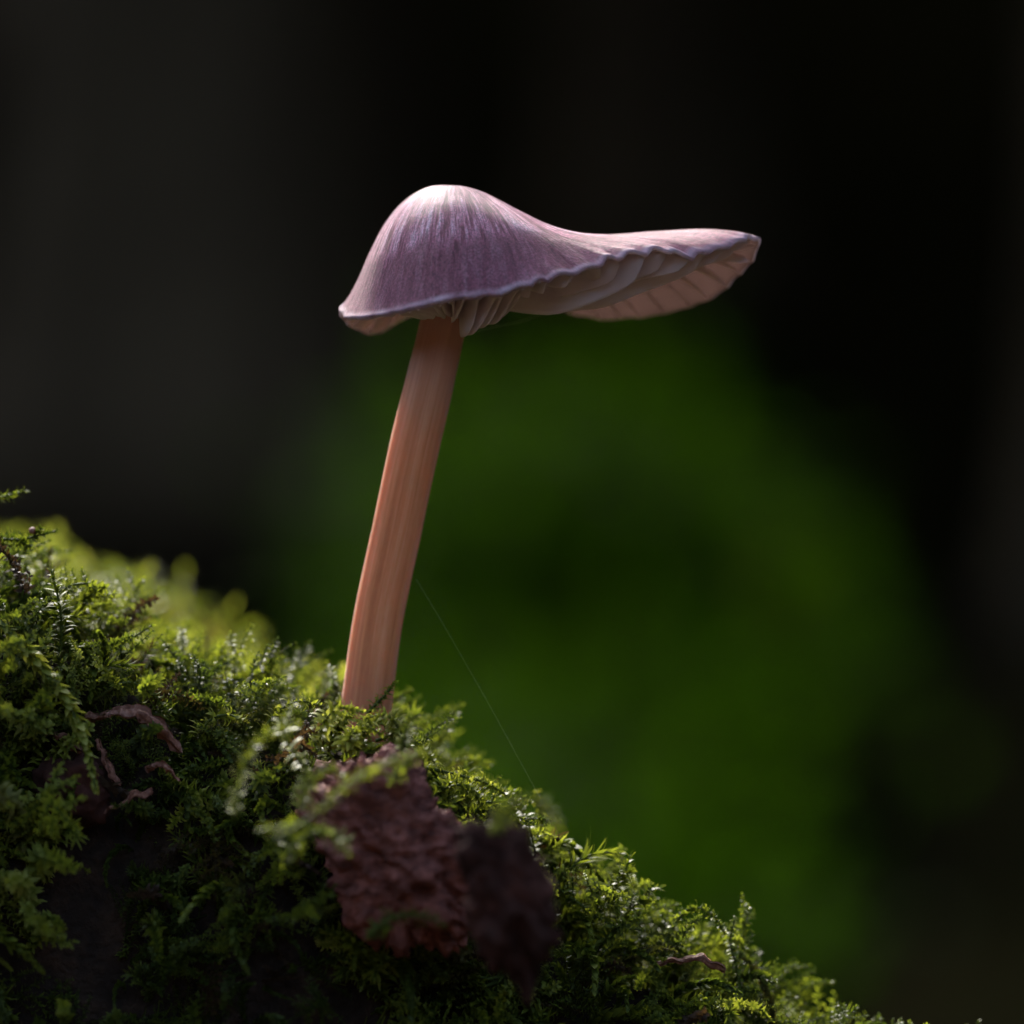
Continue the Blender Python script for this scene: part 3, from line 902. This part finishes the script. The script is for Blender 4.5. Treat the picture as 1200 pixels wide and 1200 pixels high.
moss_shoot([P(40, 720, -.2), P(75, 690, -.25), P(100, 684, -.25), P(112, 692, -.25)], 'nodding moss shoot on the left crest', 50, .10, .036, .9, 1.2, tint=.6, seed=8)
moss_shoot([P(110, 820, -.5), P(150, 800, -.55), P(180, 815, -.55), P(200, 840, -.5)], 'arched moss shoot above the curled dead leaf', 60, .10, .038, .9, 1.4, tint=.5, seed=9)
moss_shoot([P(225, 880, -.4), P(245, 845, -.45), P(270, 838, -.5), P(290, 852, -.5)], 'arched bright moss shoot between dead leaf and stem', 60, .11, .036, .9, 1.3, tint=.8, seed=10)
moss_shoot([P(360, 905, -1.3), P(338, 870, -1.4), P(330, 845, -1.45), P(345, 826, -1.45)], 'blurred moss shoot curving up left of the rotten chunk', 44, .10, .034, .8, .9, tint=.7, seed=11)
moss_shoot([P(275, 960, -2.0), P(285, 900, -2.1), P(310, 862, -2.1), P(350, 846, -2.0)], 'blurred long moss shoot arching over the near hump', 60, .10, .034, .7, .9, tint=.75, seed=12)
moss_shoot([P(320, 985, -2.6), P(362, 960, -2.6), P(400, 925, -2.55), P(450, 895, -2.4), P(490, 880, -2.3)], 'long blurred moss stalk crossing in front of the rotten chunk', 60, .085, .034, .7, .7, r=.016, tint=.75, seed=13)
moss_shoot([P(300, 975, -2.3), P(345, 968, -2.4), P(385, 978, -2.4), P(408, 1000, -2.35)], 'blurred drooping moss shoot below the crossing stalk', 40, .09, .034, .7, .9, tint=.6, seed=14)
moss_shoot([P(470, 885, -1.2), P(474, 862, -1.25), P(480, 840, -1.3)], 'stubby blurred moss shoot right of the pale crumbs', 34, .09, .034, .8, .9, tint=.55, seed=15)
moss_shoot([P(640, 1055, -.15), P(665, 1022, -.2), P(690, 1003, -.2), P(720, 998, -.2)], 'spiky moss shoot leading the right hand slope', 46, .22, .024, .6, .7, tint=.6, seed=16)
moss_shoot([P(690, 1085, -.2), P(712, 1050, -.2), P(732, 1020, -.22), P(738, 1003, -.22)], 'feathery moss shoot standing mid way down the right slope', 56, .12, .03, .8, .9, tint=.5, seed=17, sides_=6)
moss_shoot([P(715, 1100, -.2), P(735, 1070, -.2), P(755, 1050, -.2), P(772, 1040, -.2)], 'feathery moss shoot leaning right beside the spiky shoot', 54, .12, .03, .8, .9, tint=.42, seed=18, sides_=5)
moss_shoot([P(770, 1125, -.15), P(790, 1085, -.15), P(810, 1064, -.15), P(835, 1072, -.15), P(850, 1095, -.15)], 'knobbly curled moss shoot arching on the lower right', 80, .07, .045, .9, 1.9, tint=.5, seed=19)
moss_shoot([P(870, 1165, -.1), P(862, 1130, -.1), P(856, 1100, -.1), P(862, 1074, -.1)], 'knobbly upright moss shoot lowest on the right slope', 60, .06, .045, .9, 1.9, tint=.4, seed=20)
moss_shoot([P(640, 1030, -.2), P(680, 1060, -.3), P(720, 1085, -.35), P(760, 1090, -.35)], 'plump moss shoot lying along the right slope', 80, .09, .04, .9, 1.6, tint=.6, seed=21)
moss_shoot([P(545, 985, -.3), P(555, 955, -.35), P(572, 940, -.35), P(590, 950, -.35)], 'small fanned moss shoot under the arching braid', 46, .14, .026, .8, .6, tint=.65, seed=22)
moss_shoot([P(575, 985, -2.5), P(595, 950, -2.7), P(620, 935, -2.75), P(642, 945, -2.7), P(655, 968, -2.6)], 'strongly blurred moss tuft on top of the dark stub', 60, .10, .045, .9, 1.2, tint=.7, seed=23)
moss_shoot([P(440, 868, -.5), P(465, 862, -.5), P(490, 872, -.5), P(508, 892, -.45)], 'moss shoot curving over the edge right of the stem foot', 60, .10, .036, .9, 1.3, tint=.7, seed=24)
moss_shoot([P(300, 870, -.4), P(322, 838, -.4), P(350, 822, -.4), P(378, 828, -.4)], 'bright moss shoot arching left of the stem foot', 66, .10, .036, .9, 1.3, tint=.85, seed=25)

moss_shoot([P(385, 880, -.6), P(392, 862, -.62), P(400, 845, -.62), P(414, 834, -.6)], 'small moss shoot directly in front of the left stem foot', 70, .12, .042, .9, 1.3, tint=.85, seed=26, sides_=3)
moss_shoot([P(425, 885, -.6), P(424, 866, -.64), P(430, 850, -.64), P(444, 842, -.62)], 'small moss shoot in front of the middle of the stem foot', 70, .12, .042, .9, 1.3, tint=.85, seed=27, sides_=3)
moss_shoot([P(462, 890, -.6), P(464, 868, -.64), P(458, 850, -.64), P(446, 846, -.62)], 'small moss shoot bending left at the right stem foot', 70, .12, .042, .9, 1.3, tint=.85, seed=28, sides_=3)
moss_shoot([P(330, 1010, -1.8), P(352, 985, -1.9), P(380, 975, -1.95), P(410, 985, -1.9)], 'blurred moss shoot creeping over the lower left of the rotten chunk', 56, .11, .04, .9, 1.2, tint=.4, seed=29)
moss_shoot([P(350, 950, -1.7), P(362, 915, -1.85), P(385, 900, -1.9), P(405, 912, -1.9)], 'blurred moss shoot curling over the upper left of the rotten chunk', 56, .10, .04, .9, 1.3, tint=.7, seed=30)
moss_shoot([P(455, 920, -1.7), P(480, 890, -1.8), P(508, 880, -1.8), P(528, 895, -1.75)], 'blurred moss shoot arching across the top of the rotten chunk', 60, .09, .04, .9, 1.3, tint=.65, seed=31)
moss_shoot([P(430, 1100, -1.8), P(455, 1078, -1.9), P(490, 1072, -1.9), P(520, 1085, -1.85)], 'dark moss shoot under the rotten chunk', 56, .10, .04, .9, 1.2, tint=.2, seed=32)

moss_shoot([P(372, 872, -.7), P(380, 846, -.8), P(398, 830, -.85), P(424, 834, -.85)], 'bright moss shoot arching across the left half of the stem foot', 76, .11, .04, .9, 1.3, tint=.9, seed=33)
moss_shoot([P(475, 890, -.7), P(470, 858, -.8), P(452, 838, -.85), P(428, 842, -.85)], 'bright moss shoot arching across the right half of the stem foot', 76, .11, .04, .9, 1.3, tint=.85, seed=34)
moss_shoot([P(405, 880, -.8), P(412, 862, -.9), P(428, 852, -.9), P(446, 860, -.9)], 'low bright moss shoot in front of the stem foot', 60, .11, .04, .9, 1.4, tint=.8, seed=35)
moss_shoot([P(500, 945, -.5), P(520, 925, -.6), P(545, 920, -.6), P(565, 935, -.6)], 'short moss shoot just under the pale arching braid', 60, .11, .036, .9, 1.3, tint=.7, seed=36)

bud = lump('moss_bud', P(38, 622, -.12), (0.028, 0.028, 0.025), M['deadleaf'], 'tiny brown bud on the dark moss sprig at left edge', 'bud', 3.3, 0.12, 12, 16, e=2.0)

# ------------------------------------------------------------------ spider silk
def silk(pts, r, label):
    p = smooth_path(pts, 24)
    v, f = tube(p, r, 5)
    o = link_mesh('silk_thread', v - p[0], f, M['silk']); o.location = tuple(p[0])
    tag(o, label, 'spider silk', 'silk threads')


silk([P(488, 679, 0.0), P(515, 724, -.05), P(545, 776, -.1), P(580, 838, -.15), P(668, 1000, -.2)], 0.0004, 'fine silk thread running from mid stem down to the moss')
silk([P(546, 391, 0.05), P(580, 383, 0.25), P(612, 376, 0.5), P(648, 362, 0.8)], 0.0020, 'short silk thread strung between stem top and gills')

# ------------------------------------------------------------------ woodland behind
def leaf_cloud(centres, n, size, rng, flat=0.5, tint=(0.2, 0.9), loose=False):
    """n pointed leaves spread through balls (x,y,z,rx,ry,rz)"""
    c = np.array(centres, float)
    w = (c[:, 3] * c[:, 4] * c[:, 5])**0.66; w /= w.sum()
    i = rng.choice(len(c), n, p=w)
    d = norm(rng.normal(0, 1, (n, 3))) * (rng.uniform(0.15, 1, (n, 1))**0.45)
    if loose:
        d = rng.normal(0, 0.62, (n, 3))
    p = c[i, :3] + d * c[i, 3:]
    p[:, 2] = np.maximum(p[:, 2], 0.4) if loose else p[:, 2]
    ax = norm(rng.normal(0, 1, (n, 3)) + d * 0.8)
    up = norm(np.array([0, 0, 1.0]) * flat + rng.normal(0, 0.6, (n, 3)))
    sd = norm(np.cross(ax, up)); nn = np.cross(sd, ax)
    s = size * rng.uniform(0.6, 1.25, (n, 1))
    V_ = np.stack([p, p + ax * s * 0.45 + sd * s * 0.28 + nn * s * 0.06, p + ax * s, p + ax * s * 0.45 - sd * s * 0.28 + nn * s * 0.06], 1)
    b_ = (np.arange(n) * 4)[:, None]
    F_ = np.concatenate([b_ + np.array([[0, 1, 2]]), b_ + np.array([[0, 2, 3]])])
    t_ = rng.uniform(*tint, n)
    C_ = np.stack([np.repeat(t_, 4), np.tile([0, .5, 1, .5], n), np.repeat(rng.uniform(0, 0.94, n), 4)], -1)
    return V_.reshape(-1, 3), F_, C_


def tree(x, y, r, h, lean, crown, nleaf, label, seed, lsize=12):
    rng = np.random.default_rng(seed)
    z0 = ground_z(x, y) - 4
    root = thing('woodland_tree', label, 'tree', (x, y, z0), 'woodland trees')
    n = 40; s = np.linspace(0, 1, n)
    p = np.stack([lean[0] * s + 4 * np.sin(s * 5 + seed), lean[1] * s + 4 * np.cos(s * 4 + seed), h * s], -1)
    rad = r * (1 - 0.55 * s) + r * 0.7 * np.exp(-s * h / (r * 1.6))
    v, f = tube(p, rad, 28)
    T, N, B = frames(p)
    for i in range(n * 28):
        q, a_ = divmod(i, 28); a_ = a_ / 28 * 2 * math.pi
        k_ = 1 + 0.10 * math.sin(5 * a_ + seed) * math.exp(-s[q] * 6) + 0.07 * noise.noise(Vector((math.cos(a_) * 2, math.sin(a_) * 2, s[q] * 12 + seed))) + 0.04 * noise.noise(Vector((math.cos(a_) * 7, math.sin(a_) * 7, s[q] * 20)))
        v[i] = p[q] + (v[i] - p[q]) * k_
    link_mesh('trunk', v, f, M['trunk'], root)
    for c in crown[-2:]:
        i = rng.integers(int(n * 0.45), n - 2)
        e = np.array(c[:3]) - np.array([x, y, z0])
        mid = (p[i] + e) / 2 + np.array([0, 0, 0.15 * np.linalg.norm(e - p[i])])
        v, f = tube(smooth_path([p[i], mid, e], 12), np.linspace(rad[i] * 0.45, r * 0.06, 12), 8)
        link_mesh('branch', v, f, M['trunk'], root)
    v, f, c_ = leaf_cloud([(c[0] - x, c[1] - y, c[2] - z0, c[3], c[4], c[5]) for c in crown], nleaf, lsize, rng)
    o = link_mesh('crown', v, f, M['canopy'], root, smooth=False, attrs={'mc': c_})
    return root


# dense crowns roof over the wood behind; the log lies in a glade open to the sky above and behind-left
TRUNKS = [(-42, 500, 24, 620, 'broad grey brown tree trunk blurred behind the left of the cap'),
          (66, 420, 13, 560, 'dark tree trunk at the right edge of the background'),
          (20, 600, 12, 640, 'slender dark tree trunk far behind the cap'),
          (-70, 700, 20, 600, 'thick dark tree trunk at the far left background')]
SHRUB = Vector((8, 235, 12))
crng = np.random.default_rng(12)
cr = {k: [] for k in range(4)}
for cx in range(-420, 460, 95):
    for cy in range(300, 1340, 95):
        x = cx + crng.uniform(-18, 18); y = cy + crng.uniform(-18, 18); z = 285 + 0.28 * (cy - 300) + crng.uniform(-25, 25)
        ray = SHRUB + SUN_DIR * ((z - SHRUB.z) / SUN_DIR.z)
        ray2 = Vector((-0.5, 0, 17)) + SUN_DIR * ((z - 17) / SUN_DIR.z)
        if math.hypot(ray.x - x, ray.y - y) < 115 or math.hypot(ray2.x - x, ray2.y - y) < 125:
            continue
        k = min(range(4), key=lambda q: math.hypot(TRUNKS[q][0] - x, TRUNKS[q][1] - y))
        cr[k].append((x, y, z, 80, 80, 42))
cr[1] += [(40, 330, 215, 60, 60, 36), (100, 300, 215, 60, 60, 36), (-5, 350, 205, 45, 45, 30)]  # low crowns added out of view to shade the ground behind the log
for k, (x, y, r, h, lb) in enumerate(TRUNKS):
    cr[k].append((x + 20, y + 30, h + 10 + ground_z(x, y), 90, 90, 50))
    tree(x, y, r, h, (8, 20), cr[k], 1100 * len(cr[k]), lb, k + 1, 17)
tree(-160, -260, 22, 520, (40, 20), [(-150, -300, 330, 170, 130, 110), (60, -320, 330, 170, 130, 110)], 5200, 'tall tree overhanging the log from behind the camera', 5)
tree(230, 40, 20, 480, (-20, 10), [(250, -40, 260, 110, 120, 90), (125, 70, 215, 85, 80, 60), (110, 185, 190, 80, 80, 60), (210, 150, 250, 100, 100, 70)], 6500, 'tall tree shading the log from the right', 6)


def shrub(x, y, h, w, n, label, seed, lsize=4.5):
    rng = np.random.default_rng(seed)
    z0 = ground_z(x, y) - 0.5
    root = thing('leafy_shrub', label, 'shrub', (x, y, z0), 'woodland shrubs')
    cs = []
    for i in range(12):
        a_ = rng.uniform(0, 6.28); q = rng.uniform(0.1, 0.75) * w
        e = np.array([q * math.cos(a_), q * math.sin(a_), h * rng.uniform(0.12, 0.85)])
        v, f = tube(smooth_path([(0, 0, 0), e * np.array([.4, .4, .6]), e], 10), np.linspace(0.7, 0.15, 10), 6)
        link_mesh('branch', v, f, M['trunk'], root)
        cs.append((*e, w * 0.36, w * 0.36, h * 0.24))
    v, f, c_ = leaf_cloud(cs, n, lsize, rng, tint=(0.3, 1.0), loose=True)
    link_mesh('crown', v, f, M['leaf'], root, smooth=False, attrs={'mc': c_})


SHRUBS = [(2.5, 100, 6, 8, 260, 2.0, 'nearest low green plant blurred right of the stem foot'),
          (3.0, 128, 13, 11, 460, 2.3, 'low green shrub second nearest, blurred right of the stem foot'),
          (3.0, 155, 17, 12, 540, 2.7, 'low green shrub third nearest, blurred right of the stem'),
          (3.5, 185, 16, 12, 480, 3.0, 'green shrub fourth nearest, blurred right of the stem'),
          (6.0, 172, 15, 10, 460, 2.8, 'leafy green shrub leaning right of the others, blurred at centre right'),
          (4.5, 142, 12, 9, 340, 2.4, 'small round green shrub blurred low at centre right'),
          (3.0, 203, 15, 11, 560, 3.2, 'bushy green shrub between two others, blurred right of the stem'),
          (2.5, 220, 19, 13, 480, 3.5, 'green shrub blurred behind the middle of the stem'),
          (4.0, 260, 21, 14, 420, 4.0, 'green shrub blurred directly behind the upper stem'),
          (6.0, 310, 24, 16, 420, 4.6, 'tallest green shrub blurred below the long side of the cap')]
for k, (x, y, h, w, n_, ls, lb) in enumerate(SHRUBS):
    shrub(x, y, h, w, n_, lb, k + 1, ls)

# unseen dry leaves added on the lens side of the log to bounce light upward
lrng = np.random.default_rng(44)
nl = 9000
lx = lrng.uniform(-170, 170, nl); ly = lrng.uniform(-230, -8, nl)
lz = np.array([ground_z(a_, b_) for a_, b_ in zip(lx, ly)]) + lrng.uniform(0.3, 1.6, nl)
lv, lf, lc = leaf_cloud([(0, 0, 0, 1, 1, 1)], nl, 7.0, lrng, flat=3.0)
lv = lv.reshape(nl, 4, 3); lv = lv - lv[:, :1] + np.stack([lx, ly, lz], -1)[:, None]
lv[..., 2] = lz[:, None] + (lv[..., 2] - lz[:, None]) * 0.3
lit = link_mesh('bounce_litter', lv.reshape(-1, 3), lf, M['litter'], smooth=False)
tag(lit, 'unseen dry brown leaves added in front of the log to bounce light', 'leaf litter', kind='stuff')
